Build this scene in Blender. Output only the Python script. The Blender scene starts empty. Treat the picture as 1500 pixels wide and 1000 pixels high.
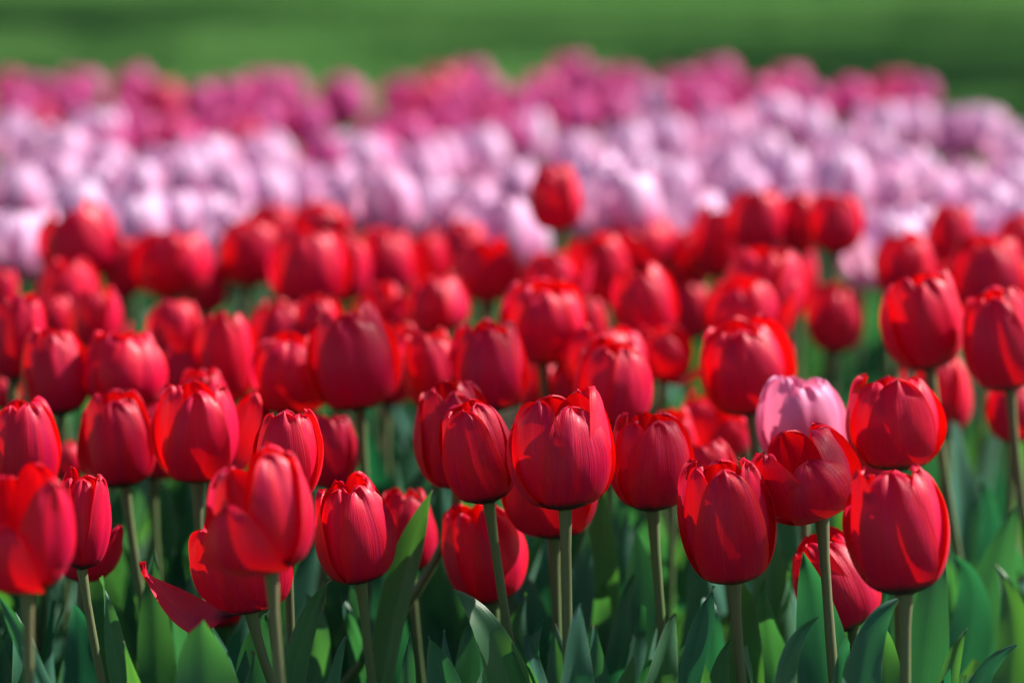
import bpy, math, random
import numpy as np
from mathutils import Vector, Matrix

# ------------------------------------------------------------------ camera, sky, sun, exposure
sc = bpy.context.scene
COL = sc.collection
FPX, PITCH, CAMZ = 5625.0, math.atan(860/5625.0), 1.0
cd = bpy.data.cameras.new('camera'); cam = bpy.data.objects.new('camera', cd); COL.objects.link(cam)
cd.lens = 135; cd.sensor_width = 36; cd.sensor_fit = 'HORIZONTAL'; cd.clip_start = .05; cd.clip_end = 500
cam.location = (0, 0, CAMZ); cam.rotation_euler = (math.pi/2-PITCH, 0, 0)
cd.dof.use_dof = True; cd.dof.focus_distance = 2.66; cd.dof.aperture_fstop = 3.2
sc.camera = cam

SUN_EL, SUN_AZ = math.radians(43), math.radians(70)      # azimuth clockwise from +Y: behind the bed, to the right
world = bpy.data.worlds.new('World'); sc.world = world; world.use_nodes = True
wn = world.node_tree.nodes; bg = wn['Background']
sky = wn.new('ShaderNodeTexSky'); sky.sky_type = 'NISHITA'; sky.sun_disc = False
sky.sun_elevation = SUN_EL; sky.sun_rotation = SUN_AZ; sky.air_density = 1.0; sky.dust_density = 1.0
world.node_tree.links.new(sky.outputs[0], bg.inputs[0]); bg.inputs[1].default_value = .05
sd = bpy.data.lights.new('sun', 'SUN'); sd.energy = 5.0; sd.angle = math.radians(.5); sd.color = (1, .93, .82)
sun = bpy.data.objects.new('sun', sd); COL.objects.link(sun)
SDIR = Vector((math.sin(SUN_AZ)*math.cos(SUN_EL), math.cos(SUN_AZ)*math.cos(SUN_EL), math.sin(SUN_EL)))
sun.rotation_euler = SDIR.to_track_quat('Z', 'Y').to_euler()
sc.view_settings.view_transform = 'Standard'; sc.view_settings.look = 'None'
sc.view_settings.exposure = 1.27; sc.view_settings.gamma = 1; sc.view_settings.use_curve_mapping = False
sc.cycles.use_denoising = True
sc.cycles.max_bounces = 8; sc.cycles.transmission_bounces = 4; sc.cycles.diffuse_bounces = 4

R = random.Random(11); NR = np.random.default_rng(11)
cp, sp = math.cos(PITCH), math.sin(PITCH)
def at(px, py, Y):
    a, b = (px-750)/FPX, (500-py)/FPX
    d = Vector((a, cp+b*sp, b*cp-sp)); t = Y/d.y
    return Vector((d.x*t, Y, CAMZ+d.z*t))
def depth_for(px, py, z):
    b = (500-py)/FPX
    return (z-CAMZ)/((b*cp-sp)/(cp+b*sp))

# ------------------------------------------------------------------ helpers
def props(o, label=None, cat=None, group=None, kind=None):
    for k, v in (('label', label), ('category', cat), ('group', group), ('kind', kind)):
        if v: o[k] = v
    return o
def link(name, me, parent=None):
    o = bpy.data.objects.new(name, me); COL.objects.link(o)
    if parent: o.parent = parent
    return o
def mesh_from(name, co, faces, mats, uv=None, smooth=True, fm=None, attr=None):
    """co Nx3, faces list of index arrays (quads Mx4 or tris Mx3)"""
    me = bpy.data.meshes.new(name); faces = np.asarray(faces, dtype=np.int32); k = faces.shape[1]; n = len(faces)
    me.vertices.add(len(co)); me.vertices.foreach_set('co', np.asarray(co, dtype=np.float32).ravel())
    me.loops.add(n*k); me.loops.foreach_set('vertex_index', faces.ravel())
    me.polygons.add(n); me.polygons.foreach_set('loop_start', np.arange(0, n*k, k, dtype=np.int32))
    me.polygons.foreach_set('loop_total', np.full(n, k, dtype=np.int32))
    for m in mats: me.materials.append(m)
    me.update(calc_edges=True)
    me.polygons.foreach_set('use_smooth', np.full(n, smooth))
    if fm is not None: me.polygons.foreach_set('material_index', np.asarray(fm, dtype=np.int32))
    if uv is not None:
        l = me.uv_layers.new(name='UVMap'); l.data.foreach_set('uv', np.asarray(uv, dtype=np.float32)[faces.ravel()].ravel())
    if attr is not None:
        a = me.attributes.new('shade', 'FLOAT', 'POINT'); a.data.foreach_set('value', np.asarray(attr, dtype=np.float32))
    return me
def grid_faces(nu, nv, off=0):
    i, j = np.meshgrid(np.arange(nu-1), np.arange(nv-1), indexing='ij')
    a = (i*nv+j).ravel()+off
    return np.stack([a, a+nv, a+nv+1, a+1], 1)

# ------------------------------------------------------------------ materials
class NT:
    def __init__(s, name):
        s.m = bpy.data.materials.new(name); s.m.use_nodes = True; s.t = s.m.node_tree; s.n = s.t.nodes; s.n.clear()
        s.out = s.n.new('ShaderNodeOutputMaterial')
    def N(s, typ, **kw):
        n = s.n.new(typ)
        for k, v in kw.items():
            if k.startswith('i_'):
                key = k[2:].replace('_', ' '); key = int(key) if key.isdigit() else key
                s.set(n, key, v)
            else: setattr(n, k, v)
        return n
    def set(s, n, key, v):
        if hasattr(v, 'node'): s.t.links.new(v, n.inputs[key])
        else: n.inputs[key].default_value = v
    def mix(s, f, a, b, mode='MIX'):
        n = s.n.new('ShaderNodeMix'); n.data_type = 'RGBA'; n.blend_type = mode; n.clamp_result = False
        for i, v in ((0, f), (6, a), (7, b)): s.set(n, i, v if hasattr(v, 'node') or i == 0 else (*v, 1))
        return n.outputs[2]
    def math(s, op, a, b=0.0, c=None, clamp=False):
        n = s.n.new('ShaderNodeMath'); n.operation = op; n.use_clamp = clamp
        s.set(n, 0, a); s.set(n, 1, b)
        if c is not None: s.set(n, 2, c)
        return n.outputs[0]
    def ramp(s, f, stops):
        n = s.n.new('ShaderNodeValToRGB'); s.t.links.new(f, n.inputs[0]); e = n.color_ramp.elements
        while len(e) < len(stops): e.new(.5)
        for el, (p, c) in zip(e, stops): el.position = p; el.color = (*c, 1) if len(c) == 3 else c
        return n.outputs[0]
    def smooth(s, v, a, b):
        n = s.n.new('ShaderNodeMapRange'); n.interpolation_type = 'SMOOTHSTEP'; s.set(n, 0, v); n.inputs[1].default_value = a; n.inputs[2].default_value = b
        return n.outputs[0]

def petal_mat(name, kind):
    s = NT(name); uv = s.N('ShaderNodeUVMap').outputs[0]
    sep = s.N('ShaderNodeSeparateXYZ', i_0=uv); U, V = sep.outputs[0], sep.outputs[1]
    rnd = s.N('ShaderNodeObjectInfo').outputs['Random']
    off = s.N('ShaderNodeCombineXYZ', i_0=s.math('MULTIPLY', rnd, 37.0), i_1=s.math('MULTIPLY', rnd, 11.0))
    def nz(sx, sy, detail=3):
        mp = s.N('ShaderNodeMapping'); s.t.links.new(uv, mp.inputs[0]); mp.inputs['Scale'].default_value = (sx, sy, 1)
        s.t.links.new(off.outputs[0], mp.inputs['Location'])
        return s.N('ShaderNodeTexNoise', i_Vector=mp.outputs[0], i_Scale=1.0, i_Detail=detail, i_Roughness=.6).outputs[0]
    streak = nz(34, 1.6); broad = nz(5, 1.2, 2); fine = nz(90, 3, 2); spot = nz(16, 16, 4)
    edge = s.math('ABSOLUTE', s.math('MULTIPLY_ADD', U, 2.0, -1.0))     # 0 midrib, 1 edge
    if kind == 'red':
        c = s.mix(s.smooth(broad, .35, .68), (.74, .0, .030), (.54, .0, .058))
        c = s.mix(s.math('MULTIPLY', s.smooth(streak, .5, .8), .45), c, (.85, .030, .13))
        pink_sheen = nz(11, .7, 2)
        c = s.mix(s.math('MULTIPLY', s.smooth(pink_sheen, .55, .75), .32), c, (.84, .035, .14))  # soft pink sheen of the petals put into the colour as broad streaks
        c = s.mix(s.math('MULTIPLY', s.smooth(edge, .72, 1.0), .6), c, (.85, .002, .004))
        c = s.mix(s.math('MULTIPLY', s.smooth(edge, .16, .0), .25), c, (.42, .0, .04))
        c = s.mix(s.math('MULTIPLY', rnd, .5), c, (.42, .0, .050))
        tr = (.95, .004, .002); tf = .25; rough = .45; spec = .24
    elif kind in ('pink', 'rose'):
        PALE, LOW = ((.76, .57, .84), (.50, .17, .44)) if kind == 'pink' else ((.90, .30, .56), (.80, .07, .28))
        flame = s.math('MULTIPLY', s.smooth(s.math('ADD', edge, s.math('MULTIPLY', s.math('SUBTRACT', streak, .5), .7)), .75, .1), s.smooth(V, 1.0, .3))
        c = s.mix(s.smooth(V, .8, .1), PALE, LOW); c = s.mix(flame, c, (.66, .08, .30) if kind == 'pink' else (.62, .03, .16))  # sunlit tips and rose shade below put into the colour; flame is natural
        c = s.mix(s.math('MULTIPLY', s.smooth(streak, .52, .85), .3), c, (.8, .55, .74))
        c = s.mix(s.math('MULTIPLY', s.smooth(rnd, .3, 1.), .45), c, (.62, .2, .46))
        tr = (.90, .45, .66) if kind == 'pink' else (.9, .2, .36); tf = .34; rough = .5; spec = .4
    else:
        c = s.mix(s.smooth(broad, .35, .68), (.60, .08, .34), (.46, .04, .28))
        c = s.mix(s.math('MULTIPLY', s.smooth(edge, .6, 1.0), .6), c, (.60, .18, .44))
        c = s.mix(s.smooth(rnd, .62, .95), c, (.62, .02, .10))
        tr = (.85, .09, .32); tf = .36; rough = .5; spec = .35
    # small marks and the dark blotch at the foot of each petal
    c = s.mix(s.math('MULTIPLY', s.smooth(spot, .70, .78), .35), c, (.75, .3, .3) if kind == 'red' else (.7, .5, .6))
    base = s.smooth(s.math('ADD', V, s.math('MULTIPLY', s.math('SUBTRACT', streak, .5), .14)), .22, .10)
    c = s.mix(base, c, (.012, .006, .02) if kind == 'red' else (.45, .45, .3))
    hgt = s.math('ADD', s.math('MULTIPLY', streak, 1.0), s.math('MULTIPLY', fine, .35))
    bump = s.N('ShaderNodeBump', i_Strength=.5, i_Distance=.0011, i_Height=hgt).outputs[0]
    p = s.N('ShaderNodeBsdfPrincipled', i_Base_Color=c, i_Normal=bump); p.inputs['Specular IOR Level'].default_value = spec
    s.set(p, 'Roughness', s.math('MULTIPLY_ADD', streak, .25, rough-.1))
    p.inputs['Sheen Weight'].default_value = .06 if kind == 'red' else .12; p.inputs['Sheen Roughness'].default_value = .4
    p.inputs['Sheen Tint'].default_value = (1, .16, .36, 1) if kind == 'red' else (1, .8, .95, 1)
    p.inputs['Coat Weight'].default_value = .09 if kind == 'red' else .1; p.inputs['Coat Roughness'].default_value = .3
    t = s.N('ShaderNodeBsdfTranslucent', i_Color=(*tr, 1), i_Normal=bump)
    tc = s.mix(base, tr, (.02, .01, .02)); s.t.links.new(tc, t.inputs[0])
    mx = s.N('ShaderNodeMixShader', i_0=tf, i_1=p.outputs[0], i_2=t.outputs[0])
    s.t.links.new(mx.outputs[0], s.out.inputs[0]); return s.m

def leaf_mat():
    s = NT('tulip_leaf'); uv = s.N('ShaderNodeUVMap').outputs[0]
    sep = s.N('ShaderNodeSeparateXYZ', i_0=uv); U, V = sep.outputs[0], sep.outputs[1]
    rnd = s.N('ShaderNodeObjectInfo').outputs['Random']
    mp = s.N('ShaderNodeMapping'); s.t.links.new(uv, mp.inputs[0]); mp.inputs['Scale'].default_value = (26, .8, 1)
    off = s.N('ShaderNodeCombineXYZ', i_0=s.math('MULTIPLY', rnd, 37.0)); s.t.links.new(off.outputs[0], mp.inputs['Location'])
    vein = s.N('ShaderNodeTexNoise', i_Vector=mp.outputs[0], i_Scale=1.0, i_Detail=3.0).outputs[0]
    g = s.N('ShaderNodeNewGeometry').outputs['Position']
    mot = s.N('ShaderNodeTexNoise', i_Vector=g, i_Scale=22.0, i_Detail=3.0).outputs[0]
    c = s.mix(s.smooth(mot, .35, .7), (.013, .090, .056), (.021, .115, .085))
    c = s.mix(s.math('MULTIPLY', s.smooth(vein, .45, .8), .4), c, (.05, .17, .12))
    c = s.mix(s.smooth(rnd, .55, 1.0), c, (.024, .105, .038))
    edge = s.math('ABSOLUTE', s.math('MULTIPLY_ADD', U, 2.0, -1.0))
    c = s.mix(s.math('MULTIPLY', s.smooth(edge, .93, 1.0), .7), c, (.16, .27, .13))
    c = s.mix(s.math('MULTIPLY', s.smooth(edge, .06, 0.0), .4), c, (.07, .2, .1))
    fv = s.N('ShaderNodeMath', operation='SINE'); s.set(fv, 0, s.math('MULTIPLY', U, 170.0)); c = s.mix(s.math('MULTIPLY', s.smooth(fv.outputs[0], .2, 1.0), .16), c, (.06, .2, .14))
    spk = s.N('ShaderNodeTexNoise', i_Vector=g, i_Scale=170.0, i_Detail=2.0).outputs[0]; c = s.mix(s.math('MULTIPLY', s.smooth(spk, .70, .76), .5), c, (.12, .13, .06))
    c = s.mix(s.math('MULTIPLY', s.smooth(V, .985, .998), s.smooth(rnd, .4, .5)), c, (.14, .09, .04))
    bump = s.N('ShaderNodeBump', i_Strength=.3, i_Distance=.001, i_Height=vein).outputs[0]
    p = s.N('ShaderNodeBsdfPrincipled', i_Base_Color=c, i_Normal=bump, i_Roughness=.42); p.inputs['Specular IOR Level'].default_value = .5
    p.inputs['Sheen Weight'].default_value = .15; p.inputs['Sheen Tint'].default_value = (.7, 1, .9, 1)
    tc = s.mix(rnd, (.02, .22, .07), (.14, .46, .04))
    t = s.N('ShaderNodeBsdfTranslucent', i_Color=tc)
    mx = s.N('ShaderNodeMixShader', i_0=.27, i_1=p.outputs[0], i_2=t.outputs[0])
    s.t.links.new(mx.outputs[0], s.out.inputs[0]); return s.m

def stem_mat():
    s = NT('tulip_stem'); rnd = s.N('ShaderNodeObjectInfo').outputs['Random']
    tc = s.N('ShaderNodeTexCoord').outputs['Object']
    mp = s.N('ShaderNodeMapping'); s.t.links.new(tc, mp.inputs[0]); mp.inputs['Scale'].default_value = (600, 600, 30)
    n1 = s.N('ShaderNodeTexNoise', i_Vector=mp.outputs[0], i_Scale=1.0, i_Detail=3.0).outputs[0]
    z = s.N('ShaderNodeSeparateXYZ', i_0=tc).outputs[2]
    c = s.mix(rnd, (.17, .135, .075), (.10, .135, .05))
    c = s.mix(s.math('MULTIPLY', s.smooth(z, .2, .5), .75), (.045, .12, .03), c)
    c = s.mix(s.math('MULTIPLY', s.smooth(n1, .45, .7), .5), c, (.13, .075, .06))
    bump = s.N('ShaderNodeBump', i_Strength=.3, i_Distance=.0005, i_Height=n1).outputs[0]
    p = s.N('ShaderNodeBsdfPrincipled', i_Base_Color=c, i_Normal=bump, i_Roughness=.55)
    p.inputs['Subsurface Weight'].default_value = .0
    s.t.links.new(p.outputs[0], s.out.inputs[0]); return s.m

def plain_mat(name, c1, c2, scale, rough=.8, bumpd=.01, trans=None):
    s = NT(name); g = s.N('ShaderNodeNewGeometry').outputs['Position']
    n1 = s.N('ShaderNodeTexNoise', i_Vector=g, i_Scale=scale, i_Detail=6.0).outputs[0]
    n2 = s.N('ShaderNodeTexNoise', i_Vector=g, i_Scale=scale*.09, i_Detail=3.0).outputs[0]
    f = s.math('MULTIPLY_ADD', n2, .6, s.math('MULTIPLY', n1, .4))
    c = s.mix(s.smooth(f, .38, .62), c1, c2)
    bump = s.N('ShaderNodeBump', i_Strength=.7, i_Distance=bumpd, i_Height=n1).outputs[0]
    p = s.N('ShaderNodeBsdfPrincipled', i_Base_Color=c, i_Normal=bump, i_Roughness=rough); o = p.outputs[0]
    p.inputs['Specular IOR Level'].default_value = .25
    if trans:
        t = s.N('ShaderNodeBsdfTranslucent', i_Color=(*trans, 1)); o = s.N('ShaderNodeMixShader', i_0=.35, i_1=o, i_2=t.outputs[0]).outputs[0]
    s.t.links.new(o, s.out.inputs[0]); return s.m

PM = {'r': petal_mat('red_petal', 'red'), 'p': petal_mat('pink_petal', 'pink'), 'm': petal_mat('magenta_petal', 'magenta'), 'n': petal_mat('shaded_pink_petal', 'rose')}  # near pink tulip: same flower as pink, shaded tone put into its colour
LEAF, STEM = leaf_mat(), stem_mat()
SOIL = plain_mat('dark_soil', (.035, .022, .014), (.075, .05, .032), 40, .95, .02)
TURF = plain_mat('mown_turf', (.035, .12, .03), (.065, .17, .048), 30, .9, .01)
BLADE = plain_mat('grass_blade', (.09, .22, .052), (.17, .33, .09), 8, .6, .001, (.13, .34, .08))
BARK = plain_mat('bark', (.06, .045, .03), (.12, .09, .06), 30, .9, .02)
CROWN = plain_mat('tree_leaf', (.03, .09, .015), (.06, .14, .03), 5, .6, .001, (.1, .3, .03))

# ------------------------------------------------------------------ the setting
def hgt_ground(x, y):
    return .02*np.sin(x*.31+1)*np.sin(y*.23)
gx = np.linspace(-60, 60, 61); gy = np.linspace(-8, 160, 85)
X, Y = np.meshgrid(gx, gy, indexing='ij'); Z = hgt_ground(X, Y)*np.clip((Y-7)/6, 0, 1)-.02
props(link('lawn', mesh_from('lawn', np.stack([X, Y, Z], 2).reshape(-1, 3), grid_faces(61, 85), [TURF])), kind='structure')
X, Y = np.meshgrid(np.linspace(-1.7, 1.9, 61), np.linspace(1.75, 6.05, 73), indexing='ij')
Z = .012*np.sin(X*13+Y*3)*np.sin(Y*11)+.02+NR.normal(0, .003, X.shape)
m = np.minimum(np.minimum(X+1.7, 1.9-X), np.minimum(Y-1.75, 6.05-Y)); Z = np.where(m < .05, -.03, Z)
props(link('soil_bed', mesh_from('soil_bed', np.stack([X, Y, Z], 2).reshape(-1, 3), grid_faces(61, 73), [SOIL])), kind='structure')

# ------------------------------------------------------------------ tulips
PV = np.array([0, .04, .12, .24, .40, .56, .72, .86, .95, 1.0])
PR = np.array([.05, .165, .30, .405, .480, .500, .470, .405, .335, .27])
PZ = np.array([.0, .008, .05, .145, .30, .47, .65, .83, .94, .985])
def petal_grid(th, inner, w, h, rg, nu, nv, open_=0., lean=0., curl=0., length=1., roll=0., droop=0.):
    """one petal as a cupped sheet: th its direction about the axis, w/h the bloom's width and height"""
    u = np.linspace(-1, 1, nu)[:, None]; v = 1-(1-np.linspace(0, 1, nv)[None, :]**.95)**1.35
    r = np.interp(v, PV, PR); z = np.interp(v, PV, PZ)
    k = np.array([.25, .5, .25])
    for a in (r, z):
        for _ in range(2): a[0, 1:-1] = np.convolve(a[0], k, 'same')[1:-1]
    sc_ = (.90 if inner else 1.)*rg.uniform(.95, 1.05)
    r = r*sc_*(1+open_*v**1.6)
    z = z*length*rg.uniform(.93, 1.03)+(0.012 if inner else 0)
    # lean: swing the profile outward about its foot; curl: roll the upper end
    ang = lean*np.clip(v/.4, 0, 1)+rg.normal(0, .02)
    rr = r*np.cos(ang)+z*np.sin(ang)*h/w; zz = z*np.cos(ang)-r*np.sin(ang)*w/h*.8
    if curl or droop:
        i0 = int(nv*.5); d_r = np.diff(rr[0]); d_z = np.diff(zz[0])*h/w
        for i in range(i0, nv-1):
            a = (curl)*((i-i0)/(nv-1-i0))+droop*((i-i0)/(nv-1-i0))
            c, s_ = math.cos(a), math.sin(a); dr, dz = d_r[i], d_z[i]
            rr[0, i+1] = rr[0, i]+dr*c+dz*s_; zz[0, i+1] = zz[0, i]+(-dr*s_+dz*c)*w/h
    A = .465*(1.0 if not inner else .96)*rg.uniform(.88, 1.06)
    prof = np.sin(math.pi*np.clip(v, .0, 1)**.80)
    a = A*np.clip(prof, 0, 1)**(.47 if not roll else .95)*(1 if not roll else .8)
    a = np.maximum(a, .10*(1-v)*(v < .2)+.018*(v > .95)*(1))
    a = np.minimum(a, 1.25*np.maximum(r, .06))
    base_r = np.maximum(r, .12)
    rc = base_r*(1.05 if not inner else 1.0)*(1+.55*abs(lean)*v)
    p1, p2, p3, p4 = rg.uniform(0, 6.3, 4)
    a = a*(1+.025*np.sin(v*9+p4)*np.sign(u+.001))
    phi = u*a/rc
    xt = rc*np.sin(phi); xr = rr-rc*(1-np.cos(phi))
    # creases, waves, a shallow midrib and lifted edges
    nrm = -.016*np.exp(-(u/.13)**2)*np.clip(v*1.6, 0, 1)*np.clip((1.02-v)*5, 0.2, 1)
    nrm = nrm+.007*np.sin(u*7+p1+v*1.2)*v+.008*np.sin(v*6+p2+u*2.3)*np.abs(u)
    nrm = nrm+.020*np.abs(u)**3*np.sin(v*10+p3*np.sign(u+.01))*v+rg.uniform(.0, .03)*np.abs(u)**4*(0 if inner else 1)
    tipw = np.clip((v-.82)/.18, 0, 1)
    nrm = nrm+.036*tipw*np.sin(u*5.5+p4)+.016*tipw*np.sin(u*13+p1)
    xr = xr+nrm
    zc = zz-.035*(np.abs(u)**1.5)*np.clip(v, 0, 1)*0+ .014*tipw*np.sin(u*9+p2)
    # a small point at the tip
    zc = zc+.010*tipw**3*np.exp(-(u/.3)**2)
    zc = zc+xt*math.sin(roll)*np.clip(v*2.5, 0, 1)*w/h; xt = xt*(1-(1-math.cos(roll))*np.clip(v*2.5, 0, 1))
    tw = rg.normal(0, .05)*v
    ca, sa = np.cos(th+tw), np.sin(th+tw)
    x = (xr*ca-xt*sa)*w; y = (xr*sa+xt*ca)*w
    co = np.stack([x, y, zc*h+0*x], 2).reshape(-1, 3)
    uv = np.stack([(u+1)/2+0*v, v+0*u], 2).reshape(-1, 2)
    return co, uv

def tube(pts, rad, n=9, cap=True):
    pts = np.asarray(pts); co = []; T = np.gradient(pts, axis=0); T /= np.linalg.norm(T, axis=1)[:, None]
    ref = np.array([0.2, 1., 0.1]); 
    for p, t, r in zip(pts, T, rad):
        a = np.cross(t, ref); a /= np.linalg.norm(a); b = np.cross(t, a)
        for i in range(n+1):
            q = 2*math.pi*i/n; co.append(p+r*(math.cos(q)*a+math.sin(q)*b))
    return np.array(co), grid_faces(len(pts), n+1)

def bez(p0, p1, p2, n):
    t = np.linspace(0, 1, n)[:, None]; p0, p1, p2 = map(np.asarray, (p0, p1, p2))
    return (1-t)**2*p0+2*t*(1-t)*p1+t*t*p2

def leaf_mesh(line, width, face, fold=.35, wave=.004, nu=9, twist=0., rg=None, tipw=1.0):
    """a tulip leaf: centre line from the ground to the tip, a lance-shaped blade folded along its midrib, with thickness"""
    L = np.asarray(line); n = len(L); v = np.linspace(0, 1, n)
    T = np.gradient(L, axis=0); T /= np.linalg.norm(T, axis=1)[:, None]
    f = np.array(face, dtype=float)
    u = np.linspace(-1, 1, nu); co = np.zeros((nu, n, 3)); p = rg.uniform(0, 6, 4)
    wv = width*.5*(np.sin(math.pi*np.clip(v, 0, 1)**1.05)**.95*.9+.24*(1-v)**.9)*tipw
    wv[-1] = .0005
    for j in range(n):
        s = np.cross(T[j], f); s /= np.linalg.norm(s); nn = np.cross(s, T[j])
        a = twist*v[j]; s2 = s*math.cos(a)+nn*math.sin(a); n2 = -s*math.sin(a)+nn*math.cos(a)
        for i, uu in enumerate(u):
            fo = fold*(1.3-.8*v[j])
            d = s2*(uu*math.cos(fo))*wv[j]+n2*(abs(uu)**1.3*math.sin(fo))*wv[j]
            d = d+n2*(wave*abs(uu)**2*math.sin(v[j]*13+p[0]+(uu > 0)*2.1)+.0022*math.sin(v[j]*5+p[1])*uu)
            co[i, j] = L[j]+d
    uv = np.stack(np.meshgrid((u+1)/2, v, indexing='ij'), 2).reshape(-1, 2)
    return mesh_from('leaf', co.reshape(-1, 3), grid_faces(nu, n), [LEAF], uv)

def bloom_parts(root, base, axis, w, h, kind, o, rg, detail):
    q = Vector((0, 0, 1)).rotation_difference(Vector(axis)); M = Matrix.Translation(base-root.location) @ q.to_matrix().to_4x4()
    yaw = math.radians(-90+o.get('yaw', rg.choice([0, 18, -20, 40, 60, 75, -45])+rg.uniform(-9, 9)))
    nu, nv = (17, 25) if detail == 2 else (11, 15) if detail == 1 else (9, 12)
    op = o.get('open', rg.uniform(-.08, .16) if kind == 'r' else rg.uniform(-.02, .18))
    spread = dict(o.get('spread', {}))
    if kind == 'r' and not spread and 'yaw' not in o and rg.random() < .45:
        spread[int(rg.integers(0, 6))] = (rg.uniform(.10, .34), rg.uniform(.1, .7), rg.uniform(.85, 1.05))
    if kind != 'r' and rg.random() < .3: spread[int(rg.integers(0, 6))] = (rg.uniform(.1, .3), .3, .95)
    f = 1.0 if (root.location.y < 2.9 and kind == 'r') else 1.06 if (root.location.y < 3.3 or kind != 'r') else 1.12
    w, h = w*f, h*(1+(f-1)*.5)
    pets = []
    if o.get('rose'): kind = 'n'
    for k in range(6):
        inner = k % 2 == 1; th = yaw+k*math.pi/3+rg.uniform(-.07, .07)
        sp_ = spread.get(k, (0, 0, 1))
        co, uv = petal_grid(th, inner, w, h, rg, nu, nv, op+(rg.uniform(0, .05)), sp_[0], sp_[1]+rg.uniform(-.35, .12)*(1-min(1, abs(sp_[0])*3)), sp_[2]*(1.015 if inner else 1.), sp_[3] if len(sp_) > 3 else 0.)
        pets.append((co, uv))
    # the receptacle: where stem and petals meet
    n = 12; prof = [(.0, -.03), (.06, -.025), (.075, .0), (.07, .03), (.0, .05)]
    rc = np.array([[r*w*math.cos(2*math.pi*i/n), r*w*math.sin(2*math.pi*i/n), z*h] for r, z in prof for i in range(n+1)])
    rf = grid_faces(len(prof), n+1)
    if detail == 0:
        co = np.concatenate([p[0] for p in pets]+[rc]); uv = np.concatenate([p[1] for p in pets]+[np.zeros((len(rc), 2))])
        fs = np.concatenate([grid_faces(nu, nv, i*nu*nv) for i in range(6)]+[rf+6*nu*nv])
        fm = np.zeros(len(fs)); fm[-len(rf):] = 1
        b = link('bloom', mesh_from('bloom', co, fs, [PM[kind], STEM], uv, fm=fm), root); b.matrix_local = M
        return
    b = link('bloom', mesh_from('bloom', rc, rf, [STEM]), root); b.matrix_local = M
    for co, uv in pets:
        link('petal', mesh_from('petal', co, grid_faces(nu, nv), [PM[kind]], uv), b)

CATCH = {}
TUL = []
def tulip(kind, cx, yb, yt, w, label, group=None, **o):
    rg = np.random.default_rng(abs(hash((cx, yb, yt, w))) % 99991)
    bx = o.get('bx', cx)
    name = {'r': 'red_tulip', 'p': 'pink_tulip', 'm': 'magenta_tulip'}[kind]
    zb = .47
    dp = depth_for(cx, yb, zb); ds = FPX*.0635/w
    Yd = o.get('d') or (dp**.68*ds**.32 if kind == 'r' else dp)
    b = at(bx, yb, Yd); top = at(cx+(cx-bx)*1.0, yt, Yd)
    scl = math.sqrt(Yd**2+(CAMZ-b.z)**2)/FPX
    W, H = w*scl, (yb-yt)*scl
    lx = (cx-bx)*2*scl; tilt = math.atan2(lx, H)
    H = H/max(.8, math.cos(tilt))*1.0
    ly = o.get('pitch', rg.uniform(-.08, .10))
    axis = Vector((math.tan(tilt)*.8, ly, 1)).normalized()
    # stem foot
    sx = o.get('sx')
    if sx is not None:
        dy = o.get('sy', 1000)
        q = at(sx, dy, Yd); slope = (q.x-b.x)/(q.z-b.z); foot = Vector((b.x-slope*b.z*.9, Yd+rg.uniform(-.02, .03), .015))
        mid = (q+b)/2; ctrl = np.array([q.x+(q.x-b.x)*.1, Yd, q.z*.75])
    else:
        foot = Vector((b.x+rg.uniform(-.05, .05)-axis.x*.06, Yd+rg.uniform(-.03, .03), .015))
        ctrl = np.array([(foot.x+b.x)/2+rg.uniform(-.008, .008), (foot.y+b.y)/2, b.z*.55])
    root = bpy.data.objects.new(name, None); COL.objects.link(root); root.location = foot; root.empty_display_size = .02
    props(root, label, 'tulip', group or {'r': 'red tulips crowding the front of the bed', 'p': 'pale pink tulips in the middle band of the bed', 'm': 'magenta tulips in the rear band of the bed'}[kind])
    detail = 2 if (kind == 'r' and Yd < 3.05) or o.get('fine') else 1 if kind == 'r' or o.get('parts') else 0
    bloom_parts(root, b, axis, W, H, kind, o, rg, detail)
    p2 = np.array(b)+np.array(axis)*.0*H
    pts = bez(np.array(foot), ctrl, p2, 16 if detail == 2 else 8)-np.array(foot)
    rad = np.linspace(.0046, .0036, len(pts))*o.get('thick', 1.)*(W/.065)**.4
    rad = rad*.95; rad[-1] *= 1.45; rad[-2] *= 1.05; rad = rad*(1+.04*np.sin(np.arange(len(rad))*1.7+cx))
    co, f = tube(pts, rad, 10 if detail == 2 else 6)
    st = link('stem', mesh_from('stem', co, f, [STEM]), root)
    TUL.append((root, foot.copy(), Yd, cx, rg, detail, b.copy()))
    # leaves of its own
    nl = o.get('nl', 4 if kind == 'r' else 2)
    a0 = rg.uniform(0, 6.28)
    for k in range(nl):
        a = a0+k*2*math.pi/nl*rg.uniform(.85, 1.15); hh = rg.uniform(.30, .46)-.05*(k == 2); out = rg.uniform(.02, .11)
        if Yd < 2.95: hh = min(hh, .37); out *= .7
        if Yd < 2.5: hh = min(hh, .30)
        p0 = np.array([0, 0, .0]); tip = np.array([math.cos(a)*out, math.sin(a)*out, hh])
        c = np.array([math.cos(a)*out*.15, math.sin(a)*out*.15, hh*.66])
        if rg.random() < .3: tip[2] -= .04; tip[:2] *= 1.5
        face = np.array([-math.cos(a), -math.sin(a), .25])
        n = 15 if Yd < 3.6 else 10
        me = leaf_mesh(bez(p0, c, tip, n), rg.uniform(.030, .056), face, rg.uniform(.15, .5), .003, 7 if Yd < 3.6 else 5, rg.uniform(-.8, .8), rg)
        link('leaf', me, root)
    return root

G = {}
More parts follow.
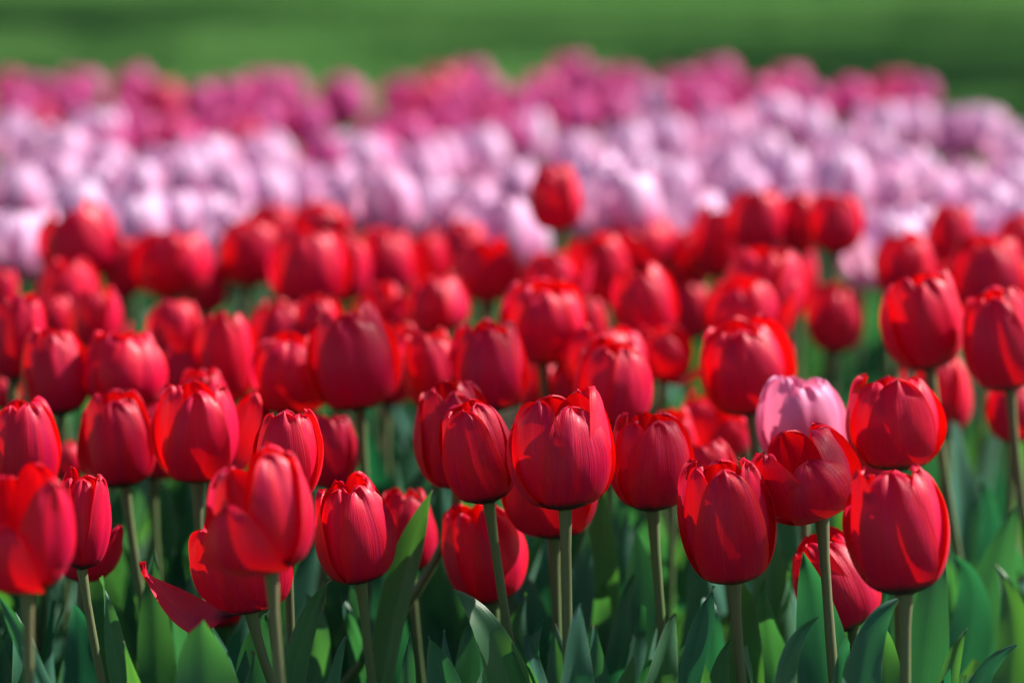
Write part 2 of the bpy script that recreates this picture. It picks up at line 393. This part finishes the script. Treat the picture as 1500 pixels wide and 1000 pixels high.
#            cx   base top  width  label
REDS = [
 (40, 866, 684, 138, 'blurred wide open red tulip cut off by the left edge, nearest of all', dict(d=2.36, open=.22, sx=43, yaw=-22, nl=2, spread={0: (.22, .1, .72), 1: (.12, .2, 1.02), 5: (.10, .2, 1.04)})),
 (124, 833, 692, 80, 'narrow dark red tulip beside the open one at the left edge, petal poking left', dict(bx=120, d=2.58, sx=165, yaw=55, open=.05)),
 (124, 852, 735, 84, 'dark red tulip mostly hidden behind the narrow one near the left edge', dict(bx=121, d=2.76, sx=92)),
 (36, 732, 581, 104, 'large red tulip above the open one at the left edge', dict(d=2.75, yaw=20)),
 (99, 706, 648, 46, 'small red tulip peeping between the left edge pair, just under a larger bloom', dict(d=3.1, nl=2)),
 (173, 713, 577, 116, 'round red tulip with ruffled top, third from the left in its row', dict(bx=183, d=2.86, sx=212, sy=830, yaw=2)),
 (242, 702, 600, 88, 'crimson tulip mostly hidden behind the bloom with a flaring right petal', dict(bx=222, d=3.05, sx=231, sy=800)),
 (289, 706, 558, 124, 'red tulip with one petal flaring out to the right, wide front petal', dict(d=2.80, yaw=8, spread={2: (.42, .7, 1.0)}, sx=300)),
 (297, 640, 541, 72, 'red tulip with a pinkish crown showing over the bloom with the flaring petal', dict(d=2.98)),
 (420, 735, 599, 98, 'red tulip with crumpled pointed top rising behind the big blurred cup', dict(d=2.66, yaw=0, sx=430)),
 (383, 839, 663, 150, 'big blurred red tulip with a loose front petal bulging forward', dict(bx=398, d=2.40, sx=417, yaw=-28, open=.10, spread={0: (.22, .25, .70), 5: (.06, .1, .95), 4: (.16, .2, .88)}, nl=2)),
 (354, 896, 735, 142, 'drooping red tulip with a fallen petal stretched out to the left', dict(bx=368, d=2.60, sx=412, sy=965, yaw=25, open=.12, spread={4: (.74, .15, .98, -.32), 5: (.2, .1, .95)})),
 (322, 916, 845, 72, 'low crimson tulip almost hidden beneath the drooping one', dict(d=2.9, bx=340, sx=346)),
 (515, 853, 697, 118, 'upright red tulip with a pinched top and folded petal edge, sharply seen', dict(bx=529, d=2.64, sx=556, yaw=35, open=-.10)),
 (594, 838, 713, 82, 'low red tulip right behind the pinched one, leaf tip in front of it', dict(bx=602, d=2.84, sx=622, sy=980, yaw=30)),
 (484, 716, 606, 80, 'red tulip beside the crumpled pointed one, above the pinched bloom', dict(d=2.95, yaw=-20)),
 (513, 600, 456, 130, 'very large round red tulip on a brownish stem, left of the centre', dict(bx=528, d=3.0, sx=540, sy=710, yaw=5, fine=1)),
 (577, 596, 481, 72, 'red tulip tucked behind the right side of the very large round one', dict(bx=565, d=3.3, sx=566, sy=700)),
 (663, 714, 559, 120, 'wide red tulip with glossy curled tips behind a leaning bloom near the centre', dict(d=2.80, yaw=10, sx=661, sy=725, bx=672)),
 (697, 736, 590, 110, 'leaning sharp red tulip with its stem slanting right past a lower bloom', dict(bx=716, d=2.67, sx=770, yaw=-14)),
 (703, 882, 735, 120, 'lowest red tulip near the centre, crossed by the slanting stem of another', dict(bx=722, d=2.78, sx=740, sy=940, yaw=40)),
 (821, 746, 577, 144, 'largest sharp red tulip at the centre with broad overlapping front petals', dict(bx=828, d=2.61, sx=835, yaw=18, open=.14)),
 (808, 788, 640, 138, 'red tulip directly behind and below the largest sharp one', dict(bx=812, d=2.74, sx=820, sy=960, yaw=-10, open=.05)),
 (952, 748, 605, 122, 'egg-shaped sharp red tulip standing alone right of the centre pair', dict(bx=956, d=2.69, sx=984, yaw=15)),
 (985, 712, 598, 66, 'red tulip glowing orange behind the right edge of the egg-shaped one', dict(d=3.05)),
 (1062, 853, 668, 134, 'tall barrel-shaped sharp red tulip with a ruffled crown, low in the bed', dict(bx=1076, d=2.60, sx=1094, yaw=2, open=.07)),
 (1040, 722, 648, 72, 'red petals peeping over the ruffled crown of the barrel-shaped bloom', dict(d=2.9, bx=1050)),
 (1046, 672, 575, 98, 'soft crimson tulip in the gap left of the single near pink one', dict(d=3.2, open=.15)),
 (1090, 608, 472, 122, 'big oval red tulip directly above and left of the near pink one', dict(bx=1101, d=2.98, sx=1140, sy=800, yaw=8, fine=1)),
 (1130, 600, 490, 62, 'red tulip half hidden behind the big oval one above the pink bloom', dict(d=3.15)),
 (1176, 758, 634, 142, 'open cup-shaped red tulip in front of the near pink one', dict(bx=1204, d=2.62, sx=1230, yaw=10, open=.12, spread={0: (.12, -.15, .80), 5: (.10, .1, .95), 4: (.14, .1, .9)})),
 (1310, 689, 548, 138, 'broad round red tulip right of the near pink one', dict(d=2.76, bx=1314, yaw=8, sx=1322)),
 (1256, 748, 612, 82, 'crimson tulip tucked behind the cup-shaped and broad round blooms', dict(d=3.0)),
 (1313, 870, 686, 146, 'tall sharp red tulip with a layered crown on a scarred stem, low right', dict(bx=1327, d=2.50, sx=1327, yaw=-8, open=.12)),
 (1216, 920, 790, 124, 'low red tulip partly hidden behind a broad upright leaf', dict(bx=1250, d=2.70, sx=1262, yaw=30)),
 (1378, 640, 522, 86, 'bright backlit red tulip behind the broad round one', dict(bx=1385, d=3.2)),
 (1347, 541, 408, 114, 'red tulip with curled silvery tips on a slanting stem, right side', dict(bx=1362, d=3.02, sx=1412, sy=780, yaw=30, fine=1)),
 (1463, 571, 431, 108, 'smooth oval red tulip near the right edge, stem reaching the border', dict(bx=1480, d=2.98, sx=1503, sy=690, yaw=-10, fine=1)),
 (1485, 650, 556, 76, 'lower red tulip at the right edge below the smooth oval one', dict(d=3.15)),
 (1223, 519, 421, 76, 'small round red tulip standing alone with green all round it', dict(d=3.55)),
 (1120, 484, 368, 104, 'red tulip with a glowing coral right side, left of the small round one', dict(d=3.4, bx=1112)),
 (1089, 512, 410, 102, 'red tulip with frilly lit tips above the big oval one', dict(d=3.28, bx=1095)),
 (1447, 470, 354, 108, 'broad red tulip behind the smooth oval one near the right edge', dict(d=3.45)),
 (1323, 438, 345, 80, 'red tulip right of a pale pink bloom, above the silvery tipped one', dict(d=3.58)),
 (1390, 398, 303, 68, 'upright crimson tulip standing up into the pink band at right', dict(d=3.68)),
 (1492, 384, 318, 60, 'red tulip cut off by the right edge, uppermost red there', dict(d=3.72)),
 (1387, 448, 386, 50, 'small coral lit red tulip between the broad and the silvery tipped ones', dict(d=3.6)),
 (1172, 373, 288, 58, 'left one of the close red pair at the edge of the pink band, right', dict(d=3.66)),
 (1224, 374, 288, 68, 'right one of the close red pair at the edge of the pink band, right', dict(d=3.62)),
 (1108, 374, 284, 76, 'red tulip with a coral stripe, left of the close red pair', dict(d=3.64)),
 (1050, 410, 308, 72, 'dark crimson tulip left of the coral striped one', dict(d=3.75)),
 (1164, 438, 357, 62, 'dim crimson tulip beneath the close red pair', dict(d=3.7)),
 (1007, 438, 338, 62, 'dim crimson tulip between the big back red and the coral striped one', dict(d=3.8)),
 (813, 338, 247, 70, 'lone red tulip standing tall among the pale pink blooms', dict(d=3.55, bx=820, yaw=-38, open=-.06, fine=1)),
 (941, 404, 321, 90, 'red tulip with a coral right petal, right of and below the lone tall one', dict(d=3.75)),
 (873, 448, 349, 88, 'red tulip with a slanting coral stripe beneath the lone tall one', dict(d=3.62, bx=885)),
 (943, 505, 391, 88, 'dark oval red tulip on a thin stem, above the open flopped bloom', dict(bx=955, d=3.3, sx=963, sy=600)),
 (796, 533, 415, 114, 'wide red tulip above the centre with shining tips', dict(d=3.15, yaw=5, fine=1)),
 (808, 445, 371, 80, 'orange red tulip just above the wide shining one', dict(d=3.5)),
 (713, 444, 356, 86, 'red tulip with a coral spot on its right rim, left of the wide shining one', dict(d=3.55)),
 (677, 404, 327, 76, 'red tulip at the edge of the pink band, left of the lone tall one', dict(d=3.8)),
 (635, 493, 410, 84, 'red tulip with a coral right petal above the centre left', dict(d=3.4, bx=645)),
 (625, 432, 345, 62, 'dark red tulip above the one with the coral right petal', dict(d=3.7)),
 (566, 438, 341, 76, 'red tulip with two bright rim spots below the brightest left pink bloom', dict(d=3.65)),
 (505, 445, 348, 66, 'red tulip between the two rim spotted and the big soft ones', dict(d=3.62)),
 (452, 457, 341, 102, 'big soft red tulip above and left of the very large round one', dict(d=3.45)),
 (470, 372, 300, 68, 'red tulip with glowing tips rising into the pinks, left of the brightest pink', dict(d=3.9)),
 (400, 392, 302, 72, 'upper one of the stacked coral tipped reds at the pink edge', dict(d=3.9)),
 (366, 422, 325, 86, 'lower one of the stacked coral tipped reds at the pink edge', dict(d=3.7)),
 (252, 440, 344, 98, 'open red tulip with a big bright white spot inside its rim', dict(d=3.6, open=.25)),
 (302, 462, 388, 54, 'pinkish lit red tulip beside the white spotted one', dict(d=3.7)),
 (115, 411, 308, 102, 'tilted red tulip furthest left at the edge of the pink band', dict(d=3.6, bx=132, open=.12)),
 (180, 440, 350, 54, 'narrow red tulip with a coral side beside the tilted one', dict(d=3.6)),
 (98, 486, 383, 84, 'red tulip with a bright round spot on top, below the tilted one', dict(d=3.45)),
 (141, 513, 421, 70, 'pinkish tipped red tulip right of the round spotted one', dict(d=3.3)),
 (80, 505, 432, 56, 'dim crimson tulip between the left edge bloom and the pinkish tipped one', dict(d=3.35)),
 (27, 558, 436, 84, 'dark red tulip near the left edge, upper half', dict(d=3.1, bx=18)),
 (2, 470, 395, 44, 'red tulip cut by the left edge above the dark one', dict(d=3.5)),
 (4, 600, 552, 44, 'low dark red tulip just inside the left edge, above the large one', dict(d=3.3)),
 (78, 609, 485, 94, 'magenta tinged red tulip with a green gap beneath, second from left', dict(d=3.0, bx=88, yaw=20)),
 (180, 602, 487, 120, 'wide red tulip with long silvery streaks down its right side', dict(d=3.0, yaw=35, open=.02, fine=1)),
 (260, 528, 438, 74, 'red tulip with a large soft pink patch, left of the centre', dict(d=3.3)),
 (328, 596, 464, 82, 'tall dark red tulip with a lit shoulder left of a teal gap', dict(d=3.15)),
 (270, 588, 511, 66, 'pale tipped red tulip above the bloom with a pinkish crown', dict(d=3.15)),
 (410, 545, 444, 80, 'dark pinkish red tulip right of the teal gap, behind a smooth one', dict(d=3.3)),
 (427, 608, 488, 108, 'smooth red tulip left of the very large round one', dict(d=3.05, bx=430, yaw=8, fine=1)),
 (467, 520, 440, 62, 'pink tipped red tulip showing left of the very large round one', dict(d=3.3)),
 (559, 486, 417, 60, 'orange lit red tulip right of the very large round one top', dict(d=3.45)),
 (629, 600, 484, 84, 'dark red tulip standing left of the pair above the centre', dict(d=3.08, bx=640, fine=1)),
 (717, 604, 478, 106, 'broad smooth red tulip above the wide curled tipped one', dict(d=2.98, yaw=5, bx=722)),
 (792, 610, 534, 62, 'pinkish red tulip directly above the largest sharp one', dict(d=3.2)),
 (836, 606, 528, 62, 'bright orange red tulip above the largest sharp one, right side', dict(d=3.15)),
 (898, 632, 500, 104, 'red tulip with silvery creased right petal, above the egg-shaped one', dict(d=2.95, yaw=30)),
 (885, 572, 477, 106, 'red tulip with ruffled tips behind the silvery creased one', dict(d=3.12)),
 (972, 560, 480, 74, 'open flopped red tulip with a curled petal reaching right', dict(d=3.25, open=.35, spread={1: (.7, .7, 1.05)}, yaw=0)),
 (150, 556, 468, 62, 'dim red tulip in the gap above the wide one with silvery streaks', dict(d=3.4)),
 (224, 612, 522, 66, 'dark red tulip wedged between the silvery streaked one and the pinkish crown', dict(d=3.15)),
 (545, 528, 440, 64, 'dim red tulip behind the right shoulder of the very large round one', dict(d=3.5)),
 (760, 552, 470, 62, 'shaded red tulip below the left side of the wide shining one', dict(d=3.3)),
 (858, 520, 440, 60, 'shaded red tulip between the wide shining one and the dark oval one', dict(d=3.45)),
 (1010, 500, 418, 60, 'small shaded red tulip right of the dark oval one', dict(d=3.6)),
 (372, 668, 588, 54, 'crimson tulip hidden behind the flaring petal, left of the crumpled one', dict(d=3.05)),
]
for cx, yb, yt, w, lab, o in REDS:
    tulip('r', cx, yb, yt, w, lab, **o)

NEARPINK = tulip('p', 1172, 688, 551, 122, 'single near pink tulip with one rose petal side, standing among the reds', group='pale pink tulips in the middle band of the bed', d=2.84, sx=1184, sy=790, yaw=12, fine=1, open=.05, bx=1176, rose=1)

# far tulips: centre, top, width; those with words are told apart by look
PINKS = [(80,222,58),(25,240,55),(8,310,46),(45,310,46),(142,240,66),(200,235,62),(197,285,62),(252,280,60),(300,285,58),(270,222,60),(330,240,58),
 (300,200,62),(390,195,62),(385,245,60),(440,240,62),(155,205,62),(140,160,55),(15,165,55),(50,185,60),(90,190,50),(490,195,55),(487,240,60),
 (510,255,58),(632,265,62),(690,265,62),(610,215,72),(640,200,60),(702,190,62),(750,235,66),(770,165,56),(762,305,54),(862,265,54),
 (840,195,62),(915,185,54),(970,170,52),(960,127,46),(868,225,60),(985,240,56),(530,195,60),(1055,163,62),(1132,140,48),(1180,155,62),(1285,152,52),(1335,155,52),
 (1395,157,56),(1437,157,50),(1475,185,50),(1225,190,60),(1270,195,52),(1145,220,60),(1085,250,68),(1020,215,60),(1325,217,68),(1300,245,62),(1365,250,60),
 (1405,235,54),(1445,265,62),(1482,240,56),(1297,310,62),(1337,300,50),(1496,200,46),(1110,195,60),(1015,280,58),(1155,280,50),(1492,290,54),
 (1180,240,56),(240,215,50),(110,262,50),(560,210,50),(940,225,50),(1060,215,50),(345,300,50),(1420,300,50),(730,290,44),
 (562,246,90,'brightest broad pink tulip with a white rim, left of the lone tall red'),(915,245,92,'wide white rimmed pink tulip right of the lone tall red'),
 (1222,220,90,'large glowing pink tulip above the close red pair at the right'),(1270,349,46,'pale pink tulip low down between the reds at the right')]
MAGS = [(15,105,42),(55,110,36),(90,120,50),(120,103,46),(197,102,58),(235,120,44),(205,165,54),(250,170,46),(292,124,48),(338,118,48),(388,104,48),(420,106,48),
 (412,145,54),(448,150,50),(355,175,50),(500,115,58),(470,200,44),(590,115,50),(650,100,52),(690,90,54),(715,115,48),(648,150,54),(595,170,52),(705,150,50),(540,195,46),
 (835,82,54),(795,110,46),(840,140,54),(918,100,56),(993,100,50),(877,100,42),(1050,87,50),(1015,115,46),(1157,100,48),(1110,115,46),(1190,125,42),(1246,118,46),
 (1310,107,50),(1342,112,46),(625,120,46),(170,150,44),(890,130,44),(1075,130,44),(20,135,40),(55,150,40),(380,150,44),(1030,135,44),(1140,130,40),(560,165,40),(760,130,34),(670,125,50),(740,165,40),(320,165,44),(160,185,40)]
ORD = 'first second third fourth fifth sixth seventh eighth ninth tenth eleventh twelfth thirteenth fourteenth fifteenth sixteenth seventeenth eighteenth nineteenth twentieth'.split()
def ordinal(i, n, lone):
    if i <= n-1-i: return 'leftmost' if i == 0 else ORD[i]+' from the left'
    k = n-1-i; return 'rightmost' if k == 0 else ORD[k]+' from the right'
def rows(lst, rownames, adj):
    out = {}; L = sorted([t for t in lst if len(t) == 3], key=lambda t: -t[1]-0.0*t[0]); n = len(rownames); per = math.ceil(len(L)/n)
    for r in range(n):
        seg = sorted(L[r*per:(r+1)*per])
        for i, t in enumerate(seg): out[t] = '%s tulip, %s in the %s row of its colour' % (adj, ordinal(i, len(seg), 0), rownames[r])
    return out
pl = rows(PINKS, ['front', 'second', 'third', 'rear'], 'pale pink'); mlb = rows(MAGS, ['front', 'middle', 'rear'], 'magenta')
for t in PINKS:
    cx, yt, w = t[:3]; r = R.uniform(.88, 1.14)
    d = depth_for(cx, yt, .545+R.uniform(-.012, .012)); we = max(w*1.2, FPX*.060/d)*r
    if len(t) > 3: d *= (.90 if cx < 1000 else .96); we = w*1.04
    if yt > 340: d = 3.95; we = w
    tulip('p', cx, yt+we*R.uniform(1.1, 1.3), yt, we, t[3] if len(t) > 3 else pl[t], d=d)
for t in MAGS:
    cx, yt, w = t[:3]; r = R.uniform(.92, 1.05)
    d = depth_for(cx, yt, .545+R.uniform(-.01, .012)); we = max(w*1.15, FPX*.053/d)*r
    tulip('m', cx, yt+we*1.18, yt, we, mlb[t], d=min(d, 6.0))

# ------------------------------------------------------------------ the leaves one can tell apart in front
# tip (x, y), where the blade passes lower down (x, y), depth, blade width in px, sideways turn, fold
LEAVES = [
 (299,902, 312,1010, 2.45, 112, .15, .25), (227,803, 231,1000, 2.76, 58, .1, .25), (148,846, 180,1000, 2.55, 24, .6, .3), (-6,868, 75,1000, 2.50, 34, .5, .4),
 (182,940, 214,1000, 2.52, 44, -.3, .3), (634,716, 578,905, 2.72, 52, -.35, .45), (508,928, 470,1000, 2.55, 34, .2, .35), (602,928, 598,1000, 2.60, 24, .4, .35),
 (664,866, 752,1000, 2.60, 66, .2, .3), (628,930, 672,1000, 2.58, 66, -.2, .2), (850,884, 842,1000, 2.50, 62, .1, .3), (798,909, 778,1000, 2.66, 30, .2, .3),
 (1043,856, 1003,1000, 2.56, 40, .3, .55), (929,838, 905,1000, 2.80, 46, -.4, .4), (933,776, 940,950, 2.84, 66, .1, .3), (1200,908, 1146,1000, 2.50, 46, .3, .45),
 (1174,802, 1212,1000, 2.64, 84, -.1, .3), (1318,882, 1256,1000, 2.52, 68, .2, .3), (1420,923, 1378,1000, 2.56, 36, .1, .3), (1384,790, 1352,1000, 2.68, 72, .1, .25),
 (1491,946, 1400,1010, 2.56, 44, .2, .35), (1490,735, 1436,900, 2.95, 60, .2, .35), (1392,812, 1420,940, 2.90, 62, -.3, .3), (484,851, 425,965, 2.62, 44, .2, .35),
 (505,880, 545,975, 2.80, 36, -.4, .3), (520,840, 548,1000, 2.86, 64, .1, .25), (285,706, 262,850, 3.0, 38, .3, .45), (236,702, 262,820, 3.0, 34, -.3, .4),
 (785,690, 780,900, 2.98, 52, .1, .3), (880,700, 876,900, 2.92, 62, .1, .3), (910,690, 900,880, 2.98, 50, .3, .3), (1090,850, 1085,1000, 2.72, 66, .2, .3),
 (1130,750, 1128,930, 2.92, 64, .2, .3), (1120,845, 1140,1000, 2.74, 54, -.2, .4), (1160,690, 1150,850, 3.0, 48, .1, .3), (690,905, 690,1000, 2.68, 60, .1, .2),
 (395,890, 372,1000, 2.70, 60, .2, .3), (445,870, 462,1000, 2.78, 60, -.2, .3), (20,900, 45,1010, 2.66, 60, .2, .3), (110,880, 118,1000, 2.72, 60, .1, .3),
 (155,760, 160,930, 2.9, 50, .1, .3), (640,790, 640,960, 2.9, 60, .1, .3), (1010,770, 1015,950, 2.95, 60, .2, .3), (1030,880, 1045,1000, 2.8, 50, -.3, .3),
 (1460,830, 1480,1000, 2.85, 60, .2, .3), (1440,700, 1455,850, 3.1, 50, -.3, .3), (1330,760, 1310,930, 2.9, 70, .1, .3), (860,780, 835,950, 2.85, 56, -.2, .3), (1280,900, 1300,1010, 2.62, 60,.2,.3),
 (990,900, 962,1010, 2.66, 56, .2, .3), (735,800, 800,980, 2.9, 60, -.2, .3), (560,800, 575,960, 2.85, 56, .2, .3), (1240,930, 1222,1010, 2.58, 40, .3, .3), (1070,935, 1052,1010, 2.6, 40, .3, .3),
]
for (tx, ty, bx, by, d, wpx, turn, fold) in LEAVES:
    tip = at(tx, ty, d); low = at(bx, by, d); rg = np.random.default_rng(int(abs(tx*31+ty)))
    best = min(TUL, key=lambda T: abs(T[1].x-(low.x+(low.x-tip.x)*.6))+1.6*abs(T[2]-d))
    root, foot = best[0], best[1]
    F = np.array([foot.x*.85+low.x*.15, foot.y*.9+d*.1, .015]); T_ = np.array(tip); Lw = np.array(low)
    T_[1] += rg.uniform(-.015, .015)
    # quadratic that passes through Lw at t0
    t0 = .62; c = (Lw-(1-t0)**2*F-t0**2*T_)/(2*t0*(1-t0))
    c[2] = min(c[2], T_[2]*.92); line = bez(F, c, T_, 24)-np.array(foot)
    width = wpx*d/FPX*1.12
    face = np.array([math.sin(turn), -math.cos(turn), .15])
    me = leaf_mesh(line, width, face, fold, .0042, 13, rg.uniform(-.25, .25), rg)
    link('leaf', me, root)

# ------------------------------------------------------------------ grass beyond the bed
def grass_mesh(n, x0, x1, y0, y1, h):
    y = NR.uniform(y0, y1, n); x = NR.uniform(x0, x1, n)*(y/y1)**.7; a = NR.uniform(0, 6.28, n); hh = h*NR.uniform(.5, 1.2, n); w = .003+.0016*(y-y0)/4
    z = hgt_ground(x, y)*np.clip((y-7)/6, 0, 1)-.02; lean = NR.normal(0, .35, (n, 2))*hh[:, None]
    c, s = np.cos(a)*w, np.sin(a)*w
    p0 = np.stack([x-c, y-s, z], 1); p1 = np.stack([x+c, y+s, z], 1); p2 = np.stack([x+lean[:, 0], y+lean[:, 1], z+hh], 1)
    co = np.stack([p0, p1, p2], 1).reshape(-1, 3)
    return mesh_from('grass', co, np.arange(3*n).reshape(-1, 3), [BLADE], smooth=False)
props(link('grass', grass_mesh(330000, -8, 8, 6.1, 18.5, .04)), 'short mown green grass of the lawn beyond the flower bed', 'grass', kind='stuff')

# ------------------------------------------------------------------ trees outside the frame whose crowns shade the lawn
def tree(x, y, ch, cr, n, label, seed, sig=.26):
    rg = np.random.default_rng(seed)
    root = bpy.data.objects.new('tree', None); COL.objects.link(root); root.location = (x, y, -.02)
    props(root, label, 'tree', 'trees round the lawn')
    pts = np.array([[0, 0, 0], [.05, .02, 1], [.0, .1, 2.2], [.1, .05, ch]]); co, f = tube(pts, [.2, .16, .13, .05], 10)
    cos, fs, off = [co], [f], len(co)
    cl = []
    for i in range(9):
        a = i*2.4; e = np.array([math.cos(a)*cr*.7, math.sin(a)*cr*.7, ch+rg.uniform(-.5, .9)]); s0 = np.array([.03, .06, 2.0+.15*i])
        c, f = tube(bez(s0, (s0+e)/2+np.array([0, 0, .3]), e, 6), np.linspace(.06, .015, 6), 6); cos.append(c); fs.append(f+off); off += len(c); cl.append(e)
    link('trunk', mesh_from('trunk', np.concatenate(cos), np.concatenate(fs), [BARK]), root)
    cl = np.array(cl+[[0, 0, ch+1]]+[list(np.array([rg.normal(0, .5), rg.normal(0, .5), rg.normal(0, .3)])*cr+[0, 0, ch]) for _ in range(14)])
    p = cl[rg.integers(0, len(cl), n)]+rg.normal(0, sig, (n, 3))*[cr*.8, cr*.8, cr*.5]
    d1 = rg.normal(0, 1, (n, 3)); d1 /= np.linalg.norm(d1, axis=1)[:, None]; d2 = np.cross(d1, rg.normal(0, 1, (n, 3))); d2 /= np.linalg.norm(d2, axis=1)[:, None]
    s = .055
    q = np.stack([p-d1*s, p+d2*s*.5, p+d1*s, p-d2*s*.5], 1).reshape(-1, 3)
    link('crown', mesh_from('crown', q, np.arange(4*n).reshape(-1, 4), [CROWN], smooth=False), root)
def shade(tx, ty, ch, cr, n, seed, label, sig=.26):      # a tree whose crown throws its shade at (tx, ty)
    k = ch/math.tan(SUN_EL); h = Vector((SDIR.x, SDIR.y)).normalized()
    tree(tx+h.x*k, ty+h.y*k, ch, cr, n, label, seed, sig)
shade(.1, 1.3, 4.8, 1.45, 1300, 5, 'leafy tree standing right beside the flower bed')
shade(1.5, 12.1, 4.6, .85, 7000, 3, 'leafy tree beyond the right side of the lawn')
shade(1.9, 10.5, 5.6, .6, 4000, 13, 'slender leafy tree near the right end of the bed')
shade(-1.75, 15.0, 5.4, .95, 7000, 7, 'tall leafy tree far across the lawn')
shade(-1.3, 12.7, 6.2, 1.2, 1300, 9, 'airy tree with gaps in its crown by the lawn', .11)
shade(.5, 14.6, 6.8, 1.6, 1300, 19, 'tall airy tree with gaps in its crown by the lawn', .10)
shade(1.6, 14.0, 7.6, 1.3, 900, 23, 'tallest airy tree right of the lawn', .10)
print('tulips', len(TUL), 'objects', len(bpy.data.objects))
